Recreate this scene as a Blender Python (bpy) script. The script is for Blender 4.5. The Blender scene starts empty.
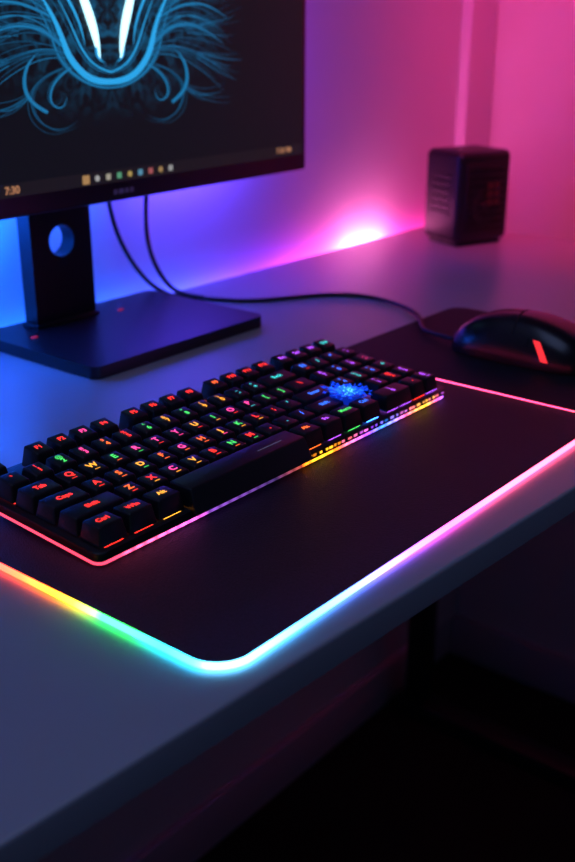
import bpy, bmesh, math, random
from mathutils import Vector, Matrix
random.seed(7)
Z0 = 0.92          # desk surface height
C = bpy.context.scene.collection
bpy.context.scene.view_settings.view_transform = 'Standard'

# ------------------------------------------------------------------ materials
def pbr(name, base, rough=0.5, metal=0.0, emis=None, estr=0.0, bump=None, spec=0.5, noise=None):
    m = bpy.data.materials.new(name); m.use_nodes = True
    nt = m.node_tree; b = nt.nodes['Principled BSDF']
    b.inputs['Base Color'].default_value = (*base, 1)
    b.inputs['Roughness'].default_value = rough
    b.inputs['Metallic'].default_value = metal
    b.inputs['Specular IOR Level'].default_value = spec
    if emis:
        b.inputs['Emission Color'].default_value = (*emis, 1)
        b.inputs['Emission Strength'].default_value = estr
    tc = nt.nodes.new('ShaderNodeTexCoord')
    if bump:
        n = nt.nodes.new('ShaderNodeTexNoise'); n.inputs['Scale'].default_value = bump[0]
        n.inputs['Detail'].default_value = 3
        bp = nt.nodes.new('ShaderNodeBump'); bp.inputs['Strength'].default_value = bump[1]
        bp.inputs['Distance'].default_value = bump[2]
        nt.links.new(tc.outputs['Object'], n.inputs['Vector'])
        nt.links.new(n.outputs['Fac'], bp.inputs['Height'])
        nt.links.new(bp.outputs['Normal'], b.inputs['Normal'])
    if noise:   # (scale, amount) colour variation
        n = nt.nodes.new('ShaderNodeTexNoise'); n.inputs['Scale'].default_value = noise[0]
        n.inputs['Detail'].default_value = 4
        r = nt.nodes.new('ShaderNodeValToRGB')
        a = noise[1]
        r.color_ramp.elements[0].position = 0.3; r.color_ramp.elements[1].position = 0.7
        r.color_ramp.elements[0].color = (*[c*(1-a) for c in base], 1)
        r.color_ramp.elements[1].color = (*[c*(1+a) for c in base], 1)
        nt.links.new(tc.outputs['Object'], n.inputs['Vector'])
        nt.links.new(n.outputs['Fac'], r.inputs['Fac'])
        nt.links.new(r.outputs['Color'], b.inputs['Base Color'])
    return m

def attr_emit(name, strength):
    m = bpy.data.materials.new(name); m.use_nodes = True
    nt = m.node_tree; b = nt.nodes['Principled BSDF']
    a = nt.nodes.new('ShaderNodeAttribute'); a.attribute_name = 'led'
    b.inputs['Base Color'].default_value = (0.02, 0.02, 0.02, 1)
    nt.links.new(a.outputs['Color'], b.inputs['Emission Color'])
    b.inputs['Emission Strength'].default_value = strength
    return m

# ------------------------------------------------------------------ helpers
def link(o, parent=None):
    C.objects.link(o)
    if parent: o.parent = parent
    return o

def empty(name, loc=(0, 0, 0), rot=(0, 0, 0)):
    e = bpy.data.objects.new(name, None); e.location = loc; e.rotation_euler = rot
    e.empty_display_size = 0.05
    return link(e)

def obj_from_bm(name, bm, mat, parent=None, smooth=True, loc=(0, 0, 0), rot=(0, 0, 0)):
    me = bpy.data.meshes.new(name); bmesh.ops.recalc_face_normals(bm, faces=bm.faces[:])
    bm.to_mesh(me); bm.free()
    if mat: me.materials.append(mat)
    if smooth:
        for p in me.polygons: p.use_smooth = True
        try: me.set_sharp_from_angle(angle=math.radians(35))
        except Exception: pass
    o = bpy.data.objects.new(name, me); o.location = loc; o.rotation_euler = rot
    return link(o, parent)

def add_box(bm, x0, x1, y0, y1, z0, z1, bev=0.0, seg=2):
    t = bmesh.new()
    bmesh.ops.create_cube(t, size=1)
    for v in t.verts:
        v.co = Vector((x0+(v.co.x+.5)*(x1-x0), y0+(v.co.y+.5)*(y1-y0), z0+(v.co.z+.5)*(z1-z0)))
    if bev > 0:
        bmesh.ops.bevel(t, geom=t.edges[:], offset=bev, segments=seg, profile=0.5, affect='EDGES')
    merge(bm, t)

def merge(bm, t):
    me = bpy.data.meshes.new('tmp'); t.to_mesh(me); t.free()
    bm.from_mesh(me); bpy.data.meshes.remove(me)

def box(name, x0, x1, y0, y1, z0, z1, mat, bev=0.0, parent=None, seg=2):
    bm = bmesh.new(); add_box(bm, x0, x1, y0, y1, z0, z1, bev, seg)
    return obj_from_bm(name, bm, mat, parent)

def rrect(x0, y0, x1, y1, r, n=10):
    pts = []
    for cx, cy, a0 in ((x1-r, y0+r, -90), (x1-r, y1-r, 0), (x0+r, y1-r, 90), (x0+r, y0+r, 180)):
        for i in range(n+1):
            a = math.radians(a0+90*i/n)
            pts.append((cx+r*math.cos(a), cy+r*math.sin(a)))
    return pts

def prism(name, pts, z0, z1, mat, bev=0.001, parent=None, loc=(0,0,0), rot=(0,0,0)):
    bm = bmesh.new()
    lo = [bm.verts.new((x, y, z0)) for x, y in pts]
    hi = [bm.verts.new((x, y, z1)) for x, y in pts]
    n = len(pts)
    bm.faces.new(lo[::-1]); top = bm.faces.new(hi)
    for i in range(n):
        bm.faces.new((lo[i], lo[(i+1) % n], hi[(i+1) % n], hi[i]))
    if bev > 0:
        bmesh.ops.bevel(bm, geom=list(top.edges), offset=bev, segments=3, profile=0.5, affect='EDGES')
    return obj_from_bm(name, bm, mat, parent, loc=loc, rot=rot)

def resample(pts, step, closed=True):
    out = []
    P = [Vector(p) for p in pts]
    if closed: P.append(P[0])
    for a, b in zip(P[:-1], P[1:]):
        L = (b-a).length
        k = max(1, int(round(L/step)))
        for i in range(k): out.append(a.lerp(b, i/k))
    if not closed: out.append(P[-1])
    return out

def tube(name, pts, rad, mat, colfn=None, parent=None, closed=True, step=0.004, seg=8):
    P = resample(pts, step, closed)
    bm = bmesh.new(); rings = []; n = len(P)
    for i, p in enumerate(P):
        if closed: t = (P[(i+1) % n]-P[i-1])
        else: t = P[min(i+1, n-1)]-P[max(i-1, 0)]
        t.normalize(); up = Vector((0, 0, 1)); side = t.cross(up)
        if side.length < 1e-4: side = Vector((1, 0, 0))
        side.normalize(); up = side.cross(t)
        rings.append([bm.verts.new(p+rad*(math.cos(2*math.pi*k/seg)*side+math.sin(2*math.pi*k/seg)*up)) for k in range(seg)])
    for i in range(n if closed else n-1):
        a, b = rings[i], rings[(i+1) % n]
        for k in range(seg): bm.faces.new((a[k], a[(k+1) % seg], b[(k+1) % seg], b[k]))
    o = obj_from_bm(name, bm, mat, parent)
    if colfn:
        at = o.data.color_attributes.new('led', 'FLOAT_COLOR', 'POINT')
        for i, v in enumerate(o.data.vertices):
            c = colfn(v.co); at.data[i].color = (*c, 1)
    return o

def smoothcurve(name, pts, radii, mat, parent, depth=1.0, res=10):
    cu = bpy.data.curves.new(name, 'CURVE'); cu.dimensions = '3D'
    cu.bevel_depth = depth; cu.bevel_resolution = 2; cu.use_fill_caps = True
    s = cu.splines.new('NURBS'); s.points.add(len(pts)-1)
    for p, q, r in zip(s.points, pts, radii): p.co = (*q, 1); p.radius = r
    s.use_endpoint_u = True; s.order_u = 4; s.resolution_u = res
    cu.materials.append(mat)
    o = bpy.data.objects.new(name, cu)
    return link(o, parent)

def ramp(stops, t):
    if t <= stops[0][0]: return stops[0][1]
    for (a, ca), (b, cb) in zip(stops[:-1], stops[1:]):
        if t <= b:
            f = (t-a)/(b-a); return tuple(x+(y-x)*f for x, y in zip(ca, cb))
    return stops[-1][1]

def text_mesh(bm, s, size, M, extr=0.0):
    cu = bpy.data.curves.new('t', 'FONT'); cu.body = s; cu.size = size
    cu.align_x = 'CENTER'; cu.align_y = 'CENTER'; cu.offset = 0.0002*size/0.008
    o = bpy.data.objects.new('t', cu); C.objects.link(o)
    bpy.context.view_layer.update()
    dg = bpy.context.evaluated_depsgraph_get()
    me = bpy.data.meshes.new_from_object(o.evaluated_get(dg))
    me.transform(M)
    n0 = len(bm.verts)
    bm.from_mesh(me)
    bpy.data.objects.remove(o); bpy.data.curves.remove(cu); bpy.data.meshes.remove(me)
    bm.verts.ensure_lookup_table()
    return n0, len(bm.verts)

# ------------------------------------------------------------------ base mats
M_desk = pbr('desk_laminate', (0.33, 0.36, 0.41), 0.32, bump=(350, 0.06, 0.0005), noise=(3, 0.05))
M_wall = pbr('wall_paint', (0.62, 0.60, 0.64), 0.75, bump=(120, 0.08, 0.001), noise=(2.5, 0.05))
M_floor = pbr('floor_dark', (0.008, 0.008, 0.010), 0.8, bump=(60, 0.2, 0.002), noise=(8, 0.3), spec=0.2)
M_ceil = pbr('ceiling_paint', (0.3, 0.3, 0.32), 0.9, noise=(3, 0.04))
M_trim = pbr('trim_paint', (0.45, 0.43, 0.50), 0.5, noise=(5, 0.05))
M_black = pbr('black_plastic', (0.006, 0.006, 0.009), 0.38)
M_blackg = pbr('black_gloss', (0.006, 0.006, 0.009), 0.22)
M_stand = pbr('stand_coated_metal', (0.008, 0.009, 0.016), 0.34, metal=0.2, bump=(500, 0.05, 0.0004))
M_key = pbr('keycap_plastic', (0.007, 0.007, 0.010), 0.33, bump=(1500, 0.05, 0.0002))
M_cloth = pbr('mat_cloth', (0.013, 0.017, 0.027), 0.5, bump=(900, 0.9, 0.0014), noise=(700, 0.6), spec=0.32)
M_pad = pbr('pad_cloth', (0.009, 0.011, 0.017), 0.6, bump=(1100, 0.7, 0.0010), noise=(900, 0.45), spec=0.22)
M_cable = pbr('cable_rubber', (0.006, 0.006, 0.010), 0.45)
M_red = pbr('red_led', (0.1, 0, 0), 0.4, emis=(1, 0.03, 0.04), estr=1.3)

# ------------------------------------------------------------------ room
XW, YW = 1.69, 0.95
box('wall_back', -1.6, XW+0.1, YW, YW+0.1, 0, 2.6, M_wall)
box('wall_right', XW, XW+0.1, -1.6, YW, 0, 2.6, M_wall)
box('wall_left', -1.7, -1.6, -1.6, YW+0.1, 0, 2.6, M_wall)
box('floor', -1.7, XW+0.1, -1.6, YW+0.1, -0.05, 0, M_floor)
box('ceiling', -1.7, XW+0.1, -1.6, YW+0.1, 2.6, 2.65, M_ceil)
box('baseboard_back', -1.6, XW, YW-0.014, YW, 0, 0.09, M_trim, 0.003)
box('baseboard_right', XW-0.014, XW, -1.6, YW-0.014, 0, 0.09, M_trim, 0.003)
box('trim_1', 1.605, XW, YW-0.02, YW, 0.09, 2.6, M_wall, 0.003)

# ------------------------------------------------------------------ desk
desk = empty('desk')
fy = lambda x: 0.311-0.058*(x-0.192)
prism('desk_top', [(-0.35, fy(-0.35)), (1.52, fy(1.52)), (1.52, 0.925), (-0.35, 0.925)],
      Z0-0.020, Z0, M_desk, 0.0025, desk)
M_frame = pbr('desk_frame_metal', (0.02, 0.02, 0.026), 0.45, metal=0.3)
for i, x in enumerate((-0.30, 1.45)):
    box('leg_%d' % (i+1), x, x+0.04, 0.86, 0.90, 0.03, Z0-0.020, M_frame, 0.004, desk)
    box('foot_%d' % (i+1), x-0.005, x+0.045, 0.32, 0.92, 0.0, 0.03, M_frame, 0.006, desk)
box('crossbar', -0.26, 1.45, 0.865, 0.89, Z0-0.08, Z0-0.02, M_frame, 0.004, desk)
box('tape_light_block', -0.35, 1.66, 0.9255, 0.9495, Z0-0.036, Z0-0.028, M_frame, 0.0, desk)  # unseen strip added under the LED tape to keep its glow off the floor

# ------------------------------------------------------------------ RGB desk mat
rgb = empty('rgb_desk_mat')
mx0, my0, mx1, my1 = 0.337, 0.320, 0.812, 0.612
prism('mat_surface', rrect(mx0, my0, mx1, my1, 0.022), Z0+0.0003, Z0+0.0042, M_cloth, 0.0012, rgb)
RED=(1,.04,.03); ORG=(1,.12,.01); YEL=(1,.55,.02); GRN=(.03,.9,.12); CYA=(.04,.60,1); LBL=(.13,.58,1)
BLU=(.03,.22,1); PUR=(.30,.05,1); PNK=(1,.09,.26); MAG=(.85,.07,.55)
left_st = [(0.325,LBL),(0.338,CYA),(0.360,(.02,.65,.8)),(0.385,GRN),(0.412,GRN),(0.434,(.6,.45,.02)),(0.452,(1,.17,.01)),(0.482,(1,.07,.02)),(0.51,RED),(0.56,(1,.05,.15))]
front_st = [(0.345,LBL),(0.40,(.07,.40,1)),(0.46,(.12,.18,1)),(0.51,(.35,.10,1)),(0.56,MAG),(0.62,PNK),(0.80,(1,.07,.14))]
def matcol(co):
    if co.x < mx0+0.02 and co.y > my0+0.012: return ramp(left_st, co.y)
    if co.y < my0+0.03:
        c = ramp(front_st, co.x); g = 1.0 if co.x < .4 else 0.85
        return tuple(q*g for q in c)
    if co.x > mx1-0.02: return tuple(.8*q for q in ramp([(0.32,(1,.05,.16)),(0.45,(1,.06,.20)),(0.6,(1,.08,.4))], co.y))
    return ramp([(0.34,PUR),(0.6,BLU),(0.8,MAG)], co.x)
e = 0.0012
tube('led_edge', [(x, y, Z0+0.0026) for x, y in rrect(mx0-e, my0-e, mx1+e, my1+e, 0.0232)], 0.0019,
     attr_emit('led_edge_light', 10.0), matcol, rgb)

# ------------------------------------------------------------------ mouse pad
prism('mouse_pad', rrect(0.819, 0.255, 1.058, 0.612, 0.018), Z0+0.0003, Z0+0.0035, M_pad, 0.001)

# ------------------------------------------------------------------ mouse
mouse = empty('gaming_mouse', (0.928, 0.452, Z0+0.0037), (0, 0, math.radians(8)))
mouse.scale = (1.18, 1.18, 1.08)
def msurf(t, a, off=0.0):
    y = 0.067-0.134*t
    s = 2*t-1
    endw = (1-abs(s)**3.6)**0.5 if abs(s) < 1 else 0
    w = (0.0305+0.0035*math.cos((t-0.85)*5.0))*endw
    h = (0.014+0.028*math.sin(min(1, (t*0.80+0.13))*math.pi)**1.0)*((1-abs(s)**5)**0.5 if abs(s) < 1 else 0)
    ca, sa = math.cos(a), math.sin(a)
    e1 = 0.72
    x = w*math.copysign(abs(ca)**e1, ca)*(1.0-0.06*math.sin(a*2)**2)
    z = h*abs(sa)**e1
    p = Vector((x, y, z+0.001))
    if off:
        c = Vector((0, y, h*0.2)); d = (p-c).normalized(); p = p+d*off
    return p
bm = bmesh.new(); NT, NA = 44, 28; rows = []
for i in range(NT+1):
    t = 0.5-0.5*math.cos(math.pi*i/NT)
    t = min(max(t, 0.0005), 0.9995)
    rows.append([bm.verts.new(msurf(t, math.pi*j/NA)) for j in range(NA+1)])
for i in range(NT):
    for j in range(NA): bm.faces.new((rows[i][j], rows[i][j+1], rows[i+1][j+1], rows[i+1][j]))
    bm.faces.new((rows[i][0], rows[i+1][0], rows[i+1][NA], rows[i][NA]))
obj_from_bm('shell', bm, pbr('mouse_plastic', (0.006, 0.006, 0.010), 0.25), mouse)
def patch(name, t0, t1, a0, a1, mat, off, ta=0.0, n=14):
    bm = bmesh.new(); R = []
    for i in range(n+1):
        f = i/n; a = math.radians(a0+(a1-a0)*f); sh = ta*f
        R.append([bm.verts.new(msurf(t0+(t1-t0)*k/4+sh, a, off)) for k in range(5)])
    for i in range(n):
        for k in range(4): bm.faces.new((R[i][k], R[i][k+1], R[i+1][k+1], R[i+1][k]))
    return obj_from_bm(name, bm, mat, mouse)
patch('side_light', 0.590, 0.635, 149, 173, M_red, 0.0006, ta=0.07)
M_groove = pbr('mouse_groove', (0.002, 0.002, 0.002), 0.8)
patch('button_split', 0.10, 0.45, 89, 91, M_groove, 0.0003)
patch('button_seam', 0.45, 0.462, 25, 155, M_groove, 0.0003)
patch('side_button', 0.33, 0.56, 148, 160, M_blackg, 0.0010)
bm = bmesh.new()
bmesh.ops.create_cone(bm, cap_ends=True, segments=32, radius1=0.010, radius2=0.010, depth=0.007,
                      matrix=Matrix.Translation((0, 0.040, 0.0235)) @ Matrix.Rotation(math.pi/2, 4, 'Y'))
bmesh.ops.bevel(bm, geom=[x for x in bm.edges if len(x.link_faces) == 2 and x.calc_face_angle(0) > 1], offset=0.001, segments=2, affect='EDGES')
obj_from_bm('scroll_wheel', bm, M_cable, mouse)

# ------------------------------------------------------------------ keyboard
kb = empty('mechanical_keyboard', (0.367, 0.4490, Z0+0.0045), (math.radians(3.4), 0, 0))
W, D = 0.405, 0.139
prism('case', rrect(0.001, 0.001, W-0.001, D-0.001, 0.006, 6), 0.0045, 0.0105, M_black, 0.0012, kb)
prism('case_base', rrect(0.004, 0.004, W-0.004, D-0.004, 0.006, 6), 0.0002, 0.0046, M_black, 0.0, kb)
for i, x in enumerate((0.03, W-0.06)):
    box('rear_foot_%d' % (i+1), x, x+0.03, D-0.020, D-0.012, -0.0074, 0.001, M_black, 0.001, kb)
def hash1(k): 
    v = math.sin(k*12.9898+4.1)*43758.5453; return v-math.floor(v)
def lipcol(x):   # smooth rainbow along the right half
    return ramp([(0.20,ORG),(0.225,YEL),(0.245,ORG),(0.262,(.9,.15,.4)),(0.285,PUR),(0.305,BLU),(0.325,(.3,.2,1)),(0.34,PNK),(0.355,(1,.3,.1)),(0.37,YEL),(0.385,PNK),(0.40,(.3,.1,1))], x)
def kcol(co):
    x, y = co.x, co.y
    if y < 0.02 or x < 0.02:
        if x < 0.20:
            base = ramp([(0,(1,.06,.12)),(0.05,(1,.10,.30)),(0.08,(.9,.10,.6)),(0.10,(.10,.03,.22)),(0.17,(.02,.01,.05)),(0.20,(.2,.03,.02))], x)
        else:
            base = lipcol(x)
        g = 0.45+0.8*abs(math.sin(x*math.pi/0.010))
        if y > 0.02 or x < 0.02: g = 0.6
        return tuple(c*g for c in base)
    return tuple(c*0.6 for c in ramp([(0.0,RED),(0.1,MAG),(0.25,PUR),(0.39,PNK)], x))
tube('underglow', [(x, y, 0.0028) for x, y in rrect(0.002, 0.002, W-0.002, D-0.002, 0.006, 6)], 0.0011,
     attr_emit('keyboard_underglow', 3.4), kcol, kb, step=0.002)
bmw = bmesh.new(); wc = []
x = 0.208; k = 0
while x < W-0.010:
    wdt = 0.0015+0.0030*hash1(k+30); a = len(bmw.verts)
    add_box(bmw, x, x+wdt, 0.0004, 0.0025, 0.0068, 0.0082+0.0006*hash1(k+77))
    lc = lipcol(x+0.02*(hash1(k+9)-.5))
    wc.append((a, len(bmw.verts), tuple(c*(0.25+.9*hash1(k+5)) for c in lc)))
    x += wdt+0.0015+0.004*hash1(k+50); k += 1
o = obj_from_bm('front_leds', bmw, attr_emit('front_led_light', 2.4), kb, smooth=False)
at = o.data.color_attributes.new('led', 'FLOAT_COLOR', 'POINT')
for a, b, c in wc:
    for i in range(a, b): at.data[i].color = (*c, 1)

P = 0.02025; PY = 0.0213; X0 = 0.0055; Y0 = 0.0045
dx, dy, dz = X0+14.60*P, Y0+1.50*PY, 0.0255
rowsdef = {
 0: [(0,1.25,'Ctrl'),(1.25,1.25,'Win'),(2.5,1.25,'Alt'),(3.75,6.25,''),(10,1.25,'Alt'),(11.25,1.25,'Fn'),(12.5,1.25,'Menu'),(13.75,1.25,'Ctrl')],
 1: [(0,2.25,'Shift')]+[(2.25+i,1,c) for i, c in enumerate('ZXCVBNM,./')]+[(12.25,1.85,'Shift')],
 2: [(0,1.75,'Caps')]+[(1.75+i,1,c) for i, c in enumerate("ASDFGHJKL;'")]+[(12.75,2.25,'Enter')],
 3: [(0,1.5,'Tab')]+[(1.5+i,1,c) for i, c in enumerate("QWERTYUIOP[]")]+[(13.5,1.5,'\\')],
 4: [(i,1,c) for i, c in enumerate("`1234567890-=")]+[(13,2,'Back')],
 5: [(0,1,'Esc')]+[(2+i,1,'F%d' % (i+1)) for i in range(4)]+[(6.5+i,1,'F%d' % (i+5)) for i in range(4)]+[(11+i,1,'F%d' % (i+9)) for i in range(4)],
}
num = {0: '0 .E', 1: ' 123', 2: '456+', 3: '789-', 4: 'N/*-', 5: ['Prt','Scr','Ins','Del']}
for r in range(6):
    for i in range(4):
        if r == 1 and i == 0: continue
        if r == 0 and i == 1: continue
        s = num[r][i]
        if r == 0 and i == 0: rowsdef[0].append((15.3, 2, '0')); continue
        rowsdef[r].append((15.3+i, 1, s.strip() if isinstance(s, str) else s))
shift_sym = dict(zip("1234567890-=", "!@#$%^&*()_+"))
bmk = bmesh.new(); bml = bmesh.new(); spans = []
bmp = bmesh.new(); pc = []
palR=(1,.03,.02); palO=(1,.13,.02); palY=(.95,.36,.03); palG=(.05,.55,.10); palT=(.03,.50,.5); palB=(.03,.16,1); palP=(.45,.08,1); palK=(1,.06,.3)
def keycol(x, r, y=None):
    u = x/W; q = random.random()
    if y is not None and math.hypot(x-dx, y-dy) < 0.034: return palB
    if u < 0.13: return palR
    if r == 5 and u < .5: return palR if q < .7 else palK
    if u < 0.28: return [palR, palR, palO, palG, palY, palO, palK][int(q*7)]
    if u < 0.55: return [palR, palO, palG, palY, palO, palK, palR, palY][int(q*8)]
    if u < 0.76: return [palG, palT, palP, palK, palB, palY, palR, palO][int(q*8)]
    return [palP, palB, palP, palR, palT, palB, palK][int(q*7)]
for r, keys in rowsdef.items():
    ky = Y0+r*PY+(0.0030 if r == 5 else 0)
    hz = [0.0120, 0.0112, 0.0110, 0.0116, 0.0130, 0.0146][r]
    for (ux, uw, s) in keys:
        x0 = X0+ux*P+0.0008; x1 = X0+(ux+uw)*P-0.0008
        y0 = ky+0.0008; y1 = ky+PY-0.0008
        zb = 0.0112; zt = zb+hz
        t = bmesh.new()
        space = (r == 0 and uw > 5)
        ins = 0.0021; ft = 0.0030; bk = 0.0012
        if space: y0 -= 0.0090; ft = 0.0080; zt += 0.0008; zb = 0.0090
        lo = [t.verts.new(c) for c in ((x0,y0,zb),(x1,y0,zb),(x1,y1,zb),(x0,y1,zb))]
        mtilt = [0.0006, 0.0, -0.0002, -0.0008, -0.0012, -0.0018][r]
        hi = [t.verts.new(c) for c in ((x0+ins,y0+ft,zt+mtilt),(x1-ins,y0+ft,zt+mtilt),(x1-ins,y1-bk,zt),(x0+ins,y1-bk,zt))]
        t.faces.new(lo[::-1]); t.faces.new(hi)
        for i in range(4): t.faces.new((lo[i], lo[(i+1)%4], hi[(i+1)%4], hi[i]))
        bmesh.ops.bevel(t, geom=[e for e in t.edges if max(e.verts[0].co.z, e.verts[1].co.z) > zb+0.002],
                        offset=0.0013, segments=3, profile=0.5, affect='EDGES')
        merge(bmk, t)
        cx, cy = (x0+x1)/2, (y0+ft+y1-bk)/2
        col = keycol(cx, r, cy)
        tilt = -math.atan2(mtilt, (y1-bk)-(y0+ft))
        if s:
            big = len(s) == 1
            size = 0.0080 if big else 0.0060
            cyy = cy
            if s in shift_sym:
                M = Matrix.Translation((cx, cy+0.0030, zt+mtilt*0.3+0.00025)) @ Matrix.Rotation(tilt, 4, 'X')
                a, b = text_mesh(bml, shift_sym[s], 0.0054, M); spans.append((a, b, tuple(c*.8 for c in col)))
                size = 0.0064; cyy = cy-0.0027
            elif big and s.isalpha():
                a = len(bml.verts)
                add_box(bml, cx-0.0022, cx+0.0022, cy-0.0052, cy-0.0046, zt+mtilt, zt+mtilt+0.0003)
                spans.append((a, len(bml.verts), tuple(c*.6 for c in keycol(cx, r)))); cyy = cy+0.0008
            M = Matrix.Translation((cx, cyy, zt+mtilt*0.5+0.00025)) @ Matrix.Rotation(tilt, 4, 'X')
            a, b = text_mesh(bml, s, size, M); spans.append((a, b, col))
        n = max(1, int(uw))
        for k in range(n):
            lx = x0+(k+.5)*(x1-x0)/n
            a = len(bmp.verts)
            add_box(bmp, lx-0.0078, lx+0.0078, ky+0.0012, ky+PY-0.0012, 0.0100, 0.0108)
            bmp.verts.ensure_lookup_table()
            g = 5.0 if math.hypot(lx-dx, ky+PY/2-dy) < 0.030 else 1.0
            pc.append((a, len(bmp.verts), tuple(q*g for q in (palB if g > 1 else col))))
kc = obj_from_bm('keycaps', bmk, M_key, kb)
lg = obj_from_bm('key_legends', bml, attr_emit('legend_light', 2.1), kb, smooth=False)
at = lg.data.color_attributes.new('led', 'FLOAT_COLOR', 'POINT')
for a, b, c in spans:
    for i in range(a, b): at.data[i].color = (*c, 1)
sw = obj_from_bm('switch_leds', bmp, attr_emit('switch_light', 4.0), kb, smooth=False)
at = sw.data.color_attributes.new('led', 'FLOAT_COLOR', 'POINT')
for a, b, c in pc:
    for i in range(a, b): at.data[i].color = (*c, 1)
bm = bmesh.new()
text_mesh(bm, '— —————', 0.0042, Matrix.Translation((X0+8.3*P, Y0+0.0075, 0.0112+0.0120+0.0018)))
obj_from_bm('spacebar_mark', bm, pbr('spacebar_mark_paint', (.25,.3,.4), .5, emis=(.3,.4,.6), estr=.3), kb, smooth=False)
# glowing blue crystal dial
M_blue = pbr('dial_blue_glow', (0.02, 0.1, 0.4), 0.2, emis=(0.01, 0.11, 1.0), estr=2.0)
M_blued = pbr('dial_blue_dim', (0.02, 0.1, 0.4), 0.2, emis=(0.005, 0.05, 0.8), estr=1.2)
M_blue2 = pbr('dial_core_glow', (0.1, 0.2, 0.4), 0.2, emis=(0.06, 0.38, 1.0), estr=2.4)
bm = bmesh.new()
bmesh.ops.create_cone(bm, cap_ends=True, segments=40, radius1=0.0150, radius2=0.0135, depth=0.0130, matrix=Matrix.Translation((dx, dy, 0.0187)))
obj_from_bm('dial_body', bm, pbr('dial_lens', (0.01,0.03,0.2), 0.25, emis=(0.005,0.04,.8), estr=0.45), kb)
for nm, mt_, cnt, rmin, rmax, Lr in (('dial_crystal', M_blue, 60, 0.0, 0.012, (0.002, 0.007)), ('dial_crystal_outer', M_blued, 80, 0.006, 0.0185, (0.002, 0.007)), ('dial_core', M_blue2, 26, 0.0, 0.009, (0.001, 0.004))):
    bm = bmesh.new()
    for i in range(cnt):
        a = random.uniform(0, 2*math.pi); r0 = random.uniform(rmin, rmax); L = random.uniform(*Lr); wv = random.uniform(0.0003, 0.0012)
        a2 = a+random.uniform(-1.2, 1.2); c, s = math.cos(a2), math.sin(a2)
        ox, oy = dx+r0*math.cos(a), dy+r0*math.sin(a); h = random.uniform(0.0006, 0.0020)
        p = [(ox-s*wv, oy+c*wv, dz-.0002), (ox+s*wv, oy-c*wv, dz-.0002), (ox+c*L, oy+s*L, dz+0.0002), (ox+c*L*.5, oy+s*L*.5, dz+h)]
        v = [bm.verts.new(q) for q in p]
        for f in ((0,1,3),(1,2,3),(2,0,3),(0,2,1)): bm.faces.new([v[k] for k in f])
    obj_from_bm(nm, bm, mt_, kb, smooth=False)

# ------------------------------------------------------------------ monitor
mon = empty('computer_monitor')
MX0, MX1, MZ0, MZ1, MY = 0.385, 1.075, Z0+0.138, Z0+0.530, 0.850
base = prism('stand_base', rrect(0.615, 0.736, 0.860, 0.918, 0.010), Z0+0.0005, Z0+0.013, M_stand, 0.003, mon)
ncx, nw, nz0, nz1, hz = 0.706, 0.040, Z0+0.0125, Z0+0.30, Z0+0.100
N = 48; bm = bmesh.new(); rings = {}
for y in (0.8835, 0.9035):
    inn = []; out = []
    for i in range(N):
        a = 2*math.pi*i/N; c, s = math.cos(a), math.sin(a)
        inn.append(bm.verts.new((ncx+0.0165*c, y, hz+0.0165*s)))
        lim = 0.040
        k = min(nw/max(abs(c), 1e-6), lim/max(abs(s), 1e-6))
        out.append(bm.verts.new((ncx+k*c, y, hz+k*s)))
    rings[y] = (inn, out)
A, B = rings[0.8835], rings[0.9035]
for i in range(N):
    j = (i+1) % N
    bm.faces.new((A[0][i], A[0][j], A[1][j], A[1][i])); bm.faces.new((B[0][i], B[1][i], B[1][j], B[0][j]))
    bm.faces.new((A[0][i], B[0][i], B[0][j], A[0][j]))
    bm.faces.new((A[1][i], A[1][j], B[1][j], B[1][i]))
obj_from_bm('neck_hole_section', bm, M_stand, mon)
box('neck_lower', ncx-nw, ncx+nw, 0.8835, 0.9035, nz0, hz-0.0399, M_stand, 0, mon)
box('neck_upper', ncx-nw, ncx+nw, 0.8835, 0.9035, hz+0.0399, nz1, M_stand, 0, mon)
box('neck_mount', ncx-0.05, ncx+0.05, 0.868, 0.905, Z0+0.24, Z0+0.34, M_stand, 0.004, mon)
box('neck_collar', ncx-nw-0.003, ncx+nw+0.003, 0.880, 0.907, Z0+0.0125, Z0+0.017, M_stand, 0.002, mon)
box('casing', MX0, MX1, MY, MY+0.028, MZ0, MZ1, M_black, 0.003, mon)
for i, (x, y) in enumerate(((0.770, 0.873), (0.640, 0.86))):  # small glowing marks stand in for red LED reflections on the base
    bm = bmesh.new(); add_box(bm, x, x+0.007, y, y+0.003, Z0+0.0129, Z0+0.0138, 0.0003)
    obj_from_bm('base_red_glint_%d' % (i+1), bm, pbr('base_glint_%d' % i, (0.3,0.02,0.03), .4, emis=(1,.03,.05), estr=.35), mon)

# screen panel with a smoky procedural wallpaper
ms = bpy.data.materials.new('screen_display'); ms.use_nodes = True
nt = ms.node_tree; b = nt.nodes['Principled BSDF']
b.inputs['Base Color'].default_value = (0.004, 0.004, 0.006, 1); b.inputs['Roughness'].default_value = 0.35
b.inputs['Specular IOR Level'].default_value = 0.3
tc = nt.nodes.new('ShaderNodeTexCoord')
mp = nt.nodes.new('ShaderNodeMapping'); mp.inputs['Location'].default_value = (-0.757, 0, -(Z0+0.325))
nt.links.new(tc.outputs['Object'], mp.inputs['Vector'])
sc = nt.nodes.new('ShaderNodeMapping'); sc.inputs['Scale'].default_value = (5.0, 0, 8.5)
nt.links.new(mp.outputs['Vector'], sc.inputs['Vector'])
ln = nt.nodes.new('ShaderNodeVectorMath'); ln.operation = 'LENGTH'
nt.links.new(sc.outputs['Vector'], ln.inputs[0])
mr = nt.nodes.new('ShaderNodeMapRange'); mr.interpolation_type = 'SMOOTHSTEP'
mr.inputs['From Min'].default_value = 1.0; mr.inputs['From Max'].default_value = 0.1
nt.links.new(ln.outputs['Value'], mr.inputs['Value'])
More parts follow.
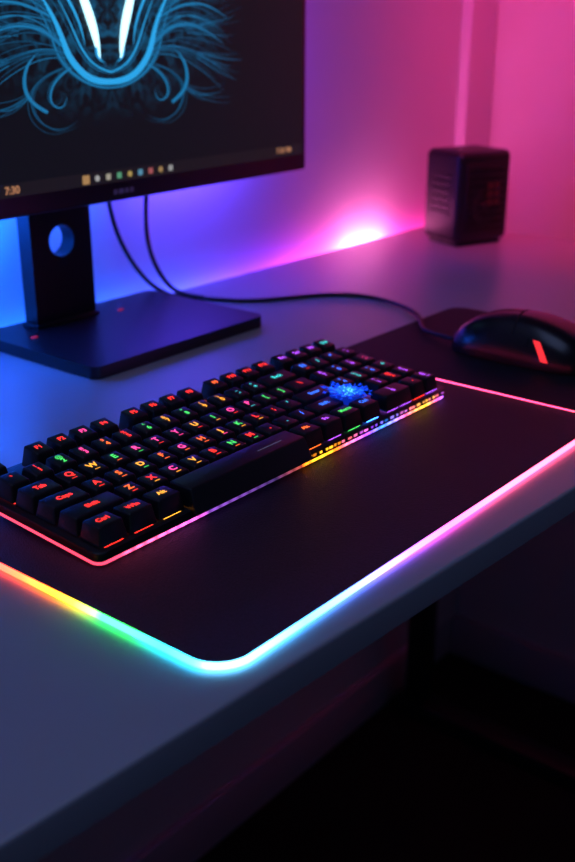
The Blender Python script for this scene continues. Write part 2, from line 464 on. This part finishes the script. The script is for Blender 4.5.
ab = nt.nodes.new('ShaderNodeVectorMath'); ab.operation = 'ABSOLUTE'
nt.links.new(mp.outputs['Vector'], ab.inputs[0])
nz = nt.nodes.new('ShaderNodeTexNoise'); nz.inputs['Scale'].default_value = 34; nz.inputs['Detail'].default_value = 6; nz.inputs['Distortion'].default_value = 3.0
nt.links.new(ab.outputs['Vector'], nz.inputs['Vector'])
rp = nt.nodes.new('ShaderNodeValToRGB'); rp.color_ramp.elements[0].position = 0.45; rp.color_ramp.elements[1].position = 0.78
nt.links.new(nz.outputs['Fac'], rp.inputs['Fac'])
mu = nt.nodes.new('ShaderNodeMath'); mu.operation = 'MULTIPLY'
nt.links.new(rp.outputs['Color'], mu.inputs[0]); nt.links.new(mr.outputs['Result'], mu.inputs[1])
mix = nt.nodes.new('ShaderNodeMix'); mix.data_type = 'RGBA'
mix.inputs[6].default_value = (0.005, 0.005, 0.009, 1); mix.inputs[7].default_value = (0.008, 0.12, 0.26, 1)
nt.links.new(mu.outputs[0], mix.inputs[0])
nt.links.new(mix.outputs[2], b.inputs['Emission Color']); b.inputs['Emission Strength'].default_value = 1.0
SX0, SX1, SZ0, SZ1 = MX0+0.009, MX1-0.009, MZ0+0.020, MZ1-0.009
box('screen_panel', SX0, SX1, MY-0.0006, MY+0.002, SZ0, SZ1, ms, 0, mon)
yF = MY-0.0014
def em(name, col, s): return pbr(name, (0.01,0.01,0.01), 0.5, emis=col, estr=s)
M_art = em('wallpaper_blue', (0.02, 0.34, 0.74), 1.1)
M_art2 = em('wallpaper_blue_dim', (0.008, 0.12, 0.28), 0.6)
M_art3 = em('wallpaper_blue_mid', (0.012, 0.22, 0.50), 0.8)
M_hot = em('wallpaper_hot', (0.45, 0.85, 1.0), 2.2)
strands = [
 (M_art, 6.0, [(0,82),(18,82),(34,68),(44,50),(48,30),(58,5),(76,-25)], 1, 0),
 (M_art3, 1.8, [(0,88),(18,88),(42,72),(54,50),(58,26),(68,4),(90,-25)], 5, 3),
 (M_art, 1.6, [(0,72),(14,68),(26,54),(34,34),(42,10),(58,-20)], 4, 3),
 (M_art3, 2.4, [(48,44),(60,30),(80,22),(104,26),(132,48)], 9, 7),
 (M_art2, 1.8, [(46,52),(66,46),(92,52),(118,66),(138,82)], 9, 7),
 (M_art3, 1.8, [(40,66),(54,74),(64,90),(60,106),(48,106),(46,94)], 2, 2),
 (M_art2, 1.5, [(48,66),(74,74),(84,98),(72,124),(50,130),(38,120)], 3, 3),
 (M_art3, 3.4, [(66,108),(82,98),(88,78),(80,58),(70,50)], 1, 0),
 (M_art2, 1.6, [(84,92),(96,102),(112,106),(128,100)], 6, 6),
 (M_art3, 2.4, [(56,16),(74,6),(94,0),(116,4),(136,18)], 9, 7),
 (M_art2, 1.6, [(60,4),(80,-12),(104,-20),(140,-12)], 9, 8),
 (M_art2, 0.9, [(0,70),(10,62),(14,48),(12,34)], 2, 2),
 (M_art2, 1.5, [(96,58),(110,62),(126,72),(142,72)], 7, 6),
 (M_art2, 1.5, [(86,30),(100,24),(118,26),(142,18)], 8, 7),
]
si = 0
for m_, w, pts, cop, jit in strands:
    for c in range(cop):
        for sg in (1, -1):
            q = []
            rnd = random.Random(si//2*31+c)
            ox, oy = (rnd.uniform(-jit, jit), rnd.uniform(-jit, jit)*1.3) if c else (0, 0)
            for k, (dxp, yp) in enumerate(pts):
                g = 0.25+k/(len(pts)-1)
                xo = ox*g*2 if dxp > 0 else 0
                q.append((0.757+sg*(dxp+xo)*0.00128, yF, Z0+0.264+(75-(yp+oy*g*2))*0.00093))
            n_ = len(pts)-1
            rad = [w*(0.38 if c else 1)*(0.08+0.92*max(0, math.sin(math.pi*(0.30+0.70*k/n_)))) for k in range(n_+1)]
            smoothcurve('wallpaper_strand_%d' % si, q, rad, m_ if c == 0 else (M_art2 if c % 3 else M_art3), mon, depth=0.00056)
            si += 1
for sg in (1, -1):
    for (w, pts) in ((9.5, [(11,58),(13,42),(17,20),(25,-5),(32,-30)]), (2.8, [(25,44),(27,26),(36,2),(52,-26),(60,-40)]), (3.0, [(6,62),(12,60),(15,50),(13,44),(12,40)])):
        q = [(0.757+sg*a*0.00128, yF, Z0+0.264+(75-y)*0.00093) for a, y in pts]
        smoothcurve('wallpaper_glow_%d' % si, q, [w*f for f in (0.12,.6,1,.8,.3)][:len(pts)], M_hot if w > 7 else M_art, mon, depth=0.00055); si += 1
# taskbar
box('taskbar', SX0, SX1, MY-0.0009, MY-0.0005, SZ0, SZ0+0.013, em('taskbar_dark', (0.008,0.007,0.010), 1.0), 0, mon)
tz = SZ0+0.0066
RX = Matrix.Rotation(math.pi/2, 4, 'X')
bm = bmesh.new()
text_mesh(bm, '7:30', 0.0100, Matrix.Translation((0.624, yF, tz)) @ RX)
text_mesh(bm, '7:30 PM', 0.0085, Matrix.Translation((1.030, yF, tz+0.0010)) @ RX)
obj_from_bm('taskbar_text', bm, em('taskbar_text_light', (0.9,0.40,0.20), 0.5), mon, smooth=False)
cols = [(0.9,.5,.2),(.8,.8,.8),(.8,.75,.6),(.2,.7,.4),(.9,.65,.2),(.2,.6,.9),(.8,.2,.2),(.8,.5,.2),(.7,.7,.7)]
for i, c in enumerate(cols):
    x = 0.715+i*0.0150; w = 0.0030 if i else 0.0045
    o = prism('taskbar_icon_%d' % (i+1), rrect(x-w, -w, x+w, w, w*(0.95 if i % 3 == 1 else 0.3), 4), 0, 0.0004,
              em('icon_light_%d' % (i+1), c, 0.42), 0, mon, loc=(0, yF+0.0002, tz), rot=(math.pi/2, 0, 0))
for i, (a, b2) in enumerate(((0.752,0.757),(0.759,0.766),(0.768,0.773),(0.775,0.780))):
    box('bezel_mark_%d' % (i+1), a, b2, MY-0.0004, MY+0.001, MZ0+0.0075, MZ0+0.0125, pbr('bezel_mark_%d' % i, (.25,.28,.35), .4), 0, mon)

# ------------------------------------------------------------------ cables
cab = empty('monitor_cable')
smoothcurve('power_lead', [(0.80,.912,Z0+.26),(0.795,.914,Z0+.17),(0.800,.915,Z0+.11),(0.825,.915,Z0+.055),(0.860,.914,Z0+.015),(0.885,.910,Z0+.0035)], [1]*6, M_cable, cab, 0.0028)
smoothcurve('signal_lead', [(0.865,.895,Z0+.26),(0.856,.905,Z0+.17),(0.850,.912,Z0+.10),(0.860,.914,Z0+.05),(0.880,.905,Z0+.012),(0.893,.895,Z0+.0035),(0.90,.865,Z0+.0035)], [1]*7, M_cable, cab, 0.0028)
mc = empty('mouse_cable')
smoothcurve('lead', [(0.885,.912,Z0+.0026),(0.900,.865,Z0+.0026),(0.920,.808,Z0+.0026),(0.980,.785,Z0+.0026),(1.040,.740,Z0+.0026),(1.025,.665,Z0+.0026),(0.990,.618,Z0+.006),(0.950,.590,Z0+.006),(0.925,.570,Z0+.009),(0.915,.525,Z0+.012)],
            [1]*10, M_cable, mc, 0.0026)

# ------------------------------------------------------------------ speaker
sp = empty('desktop_speaker', (1.354, 0.789, Z0), (0, 0, math.radians(-20)))
M_sp = pbr('speaker_plastic', (0.005, 0.005, 0.009), 0.42)
sw_, sd_, sh_ = 0.099, 0.082, 0.137
box('cabinet', 0, sw_, 0, sd_, 0.006, sh_, M_sp, 0.010, sp, 4)
box('foot', 0.008, sw_-0.008, 0.008, sd_-0.008, 0.0, 0.0065, M_black, 0.001, sp)
box('front_baffle', 0.012, sw_-0.012, -0.0015, 0.002, 0.022, sh_-0.016, pbr('speaker_baffle', (.004,.004,.006), .7), 0.001, sp)
bm = bmesh.new()
prof = [(0.027,0.0),(0.027,-0.0012),(0.024,-0.0012),(0.021,-0.0004),(0.008,0.0004),(0.007,-0.001),(0.0001,-0.0012)]
n = 40; R = []
for k in range(n):
    a = 2*math.pi*k/n
    R.append([bm.verts.new((sw_/2+p*math.cos(a), -0.0015+q, 0.058+p*math.sin(a))) for p, q in prof])
for k in range(n):
    for j in range(len(prof)-1): bm.faces.new((R[k][j], R[(k+1)%n][j], R[(k+1)%n][j+1], R[k][j+1]))
obj_from_bm('driver', bm, M_black, sp)
bm = bmesh.new()
for k in range(9): add_box(bm, 0.016, sw_-0.016, -0.0036, -0.0028, 0.028+k*0.0105, 0.031+k*0.0105, 0.0003)
obj_from_bm('grille_slats', bm, M_black, sp)
M_dim = pbr('speaker_red_display', (0.02,0.005,0.005), 0.4, emis=(1,0.03,0.06), estr=0.022)
for i in range(3):
    for j in range(2):
        box('display_bar_%d' % (i*2+j+1), 0.050+j*0.013, 0.060+j*0.013, -0.0046, -0.0038, 0.060+i*0.012, 0.068+i*0.012, M_dim, 0.0003, sp)
bm = bmesh.new()
for k in range(6): add_box(bm, -0.0012, 0.001, 0.020, sd_-0.020, 0.045+k*0.011, 0.050+k*0.011, 0.0004)
obj_from_bm('side_vents', bm, M_black, sp)

# ------------------------------------------------------------------ lights
def area(name, loc, rot, sx, sy, col, pw, parent=None):
    l = bpy.data.lights.new(name, 'AREA'); l.shape = 'RECTANGLE'; l.size = sx; l.size_y = sy
    l.color = col; l.energy = pw
    o = bpy.data.objects.new(name, l); o.location = loc; o.rotation_euler = rot
    return link(o, parent)
def aim(o, tgt):
    o.rotation_euler = (Vector(tgt)-o.location).to_track_quat('-Z', 'Y').to_euler()
def gapcol(co):
    return ramp([(0.3,(.01,.16,1.1)),(0.75,(.01,.15,1.1)),(0.95,(.06,.08,1)),(1.10,(.22,.03,.9)),(1.20,(.7,.05,.7)),(1.27,(1.8,.12,.9)),(1.31,(6,1.0,3.0)),(1.37,(6,1.0,2.8)),(1.41,(1.4,.08,.6)),(1.46,(.6,.02,.25)),(1.6,(.5,.01,.12))], co.x)
bm = bmesh.new(); xs = [0.0+1.60*i/120 for i in range(121)]
vs = [[bm.verts.new((x, y, z)) for y, z in ((0.929, Z0-0.022), (0.945, Z0-0.022), (0.945, Z0-0.026), (0.929, Z0-0.026))] for x in xs]
for a, b_ in zip(vs[:-1], vs[1:]):
    for k in range(4): bm.faces.new((a[k], a[(k+1)%4], b_[(k+1)%4], b_[k]))
bm.faces.new(vs[0]); bm.faces.new(vs[-1][::-1])
o = obj_from_bm('led_tape', bm, attr_emit('led_tape_light', 18.0), smooth=False)
at = o.data.color_attributes.new('led', 'FLOAT_COLOR', 'POINT')
for i, v in enumerate(o.data.vertices): at.data[i].color = (*gapcol(v.co), 1)
area('monitor_bias_light_blue', (0.60, 0.884, Z0+0.20), (math.radians(90), 0, 0), 0.34, 0.12, (0.005, 0.12, 1), 6.5, mon)
area('monitor_bias_light_violet', (0.95, 0.884, Z0+0.26), (math.radians(90), 0, 0), 0.16, 0.20, (0.10, 0.05, 1), 2.6, mon)
def spot(name, loc, tgt, ang, col, pw, blend=0.9, rad=0.05):
    l = bpy.data.lights.new(name, 'SPOT'); l.energy = pw; l.color = col; l.spot_size = math.radians(ang)
    l.spot_blend = blend; l.shadow_soft_size = rad
    o = bpy.data.objects.new(name, l); o.location = loc; link(o); aim(o, tgt); return o
spot('pink_wall_spot', (0.95, 0.45, 2.35), (1.69, 0.66, Z0+0.24), 42, (1, 0.02, 0.065), 92)  # unseen spot added to redden the right wall
spot('violet_wall_spot', (0.9, 0.1, 2.35), (1.50, 0.95, Z0+0.28), 36, (0.75, 0.015, 0.65), 24)
l = area('cool_ceiling_fill', (-0.1, 0.2, 2.5), (0, 0, 0), 1.2, 1.0, (0.36, 0.48, 1.0), 5.5)  # unseen cool fill added overhead to lift the desk top
w = bpy.data.worlds.new('dim_room'); bpy.context.scene.world = w; w.use_nodes = True
w.node_tree.nodes['Background'].inputs[0].default_value = (0.04, 0.06, 0.14, 1)
w.node_tree.nodes['Background'].inputs[1].default_value = 0.25

# ------------------------------------------------------------------ camera
cd = bpy.data.cameras.new('camera'); cam = bpy.data.objects.new('camera', cd); C.objects.link(cam)
cam.location = (0, 0, Z0+0.32); cam.rotation_euler = (math.radians(68.56), 0, math.radians(-50.7))
cd.sensor_fit = 'VERTICAL'; cd.sensor_height = 36; cd.lens = 1059/862*36
cd.clip_start = 0.01
cd.dof.use_dof = True; cd.dof.focus_distance = 0.74; cd.dof.aperture_fstop = 6.3
bpy.context.scene.camera = cam
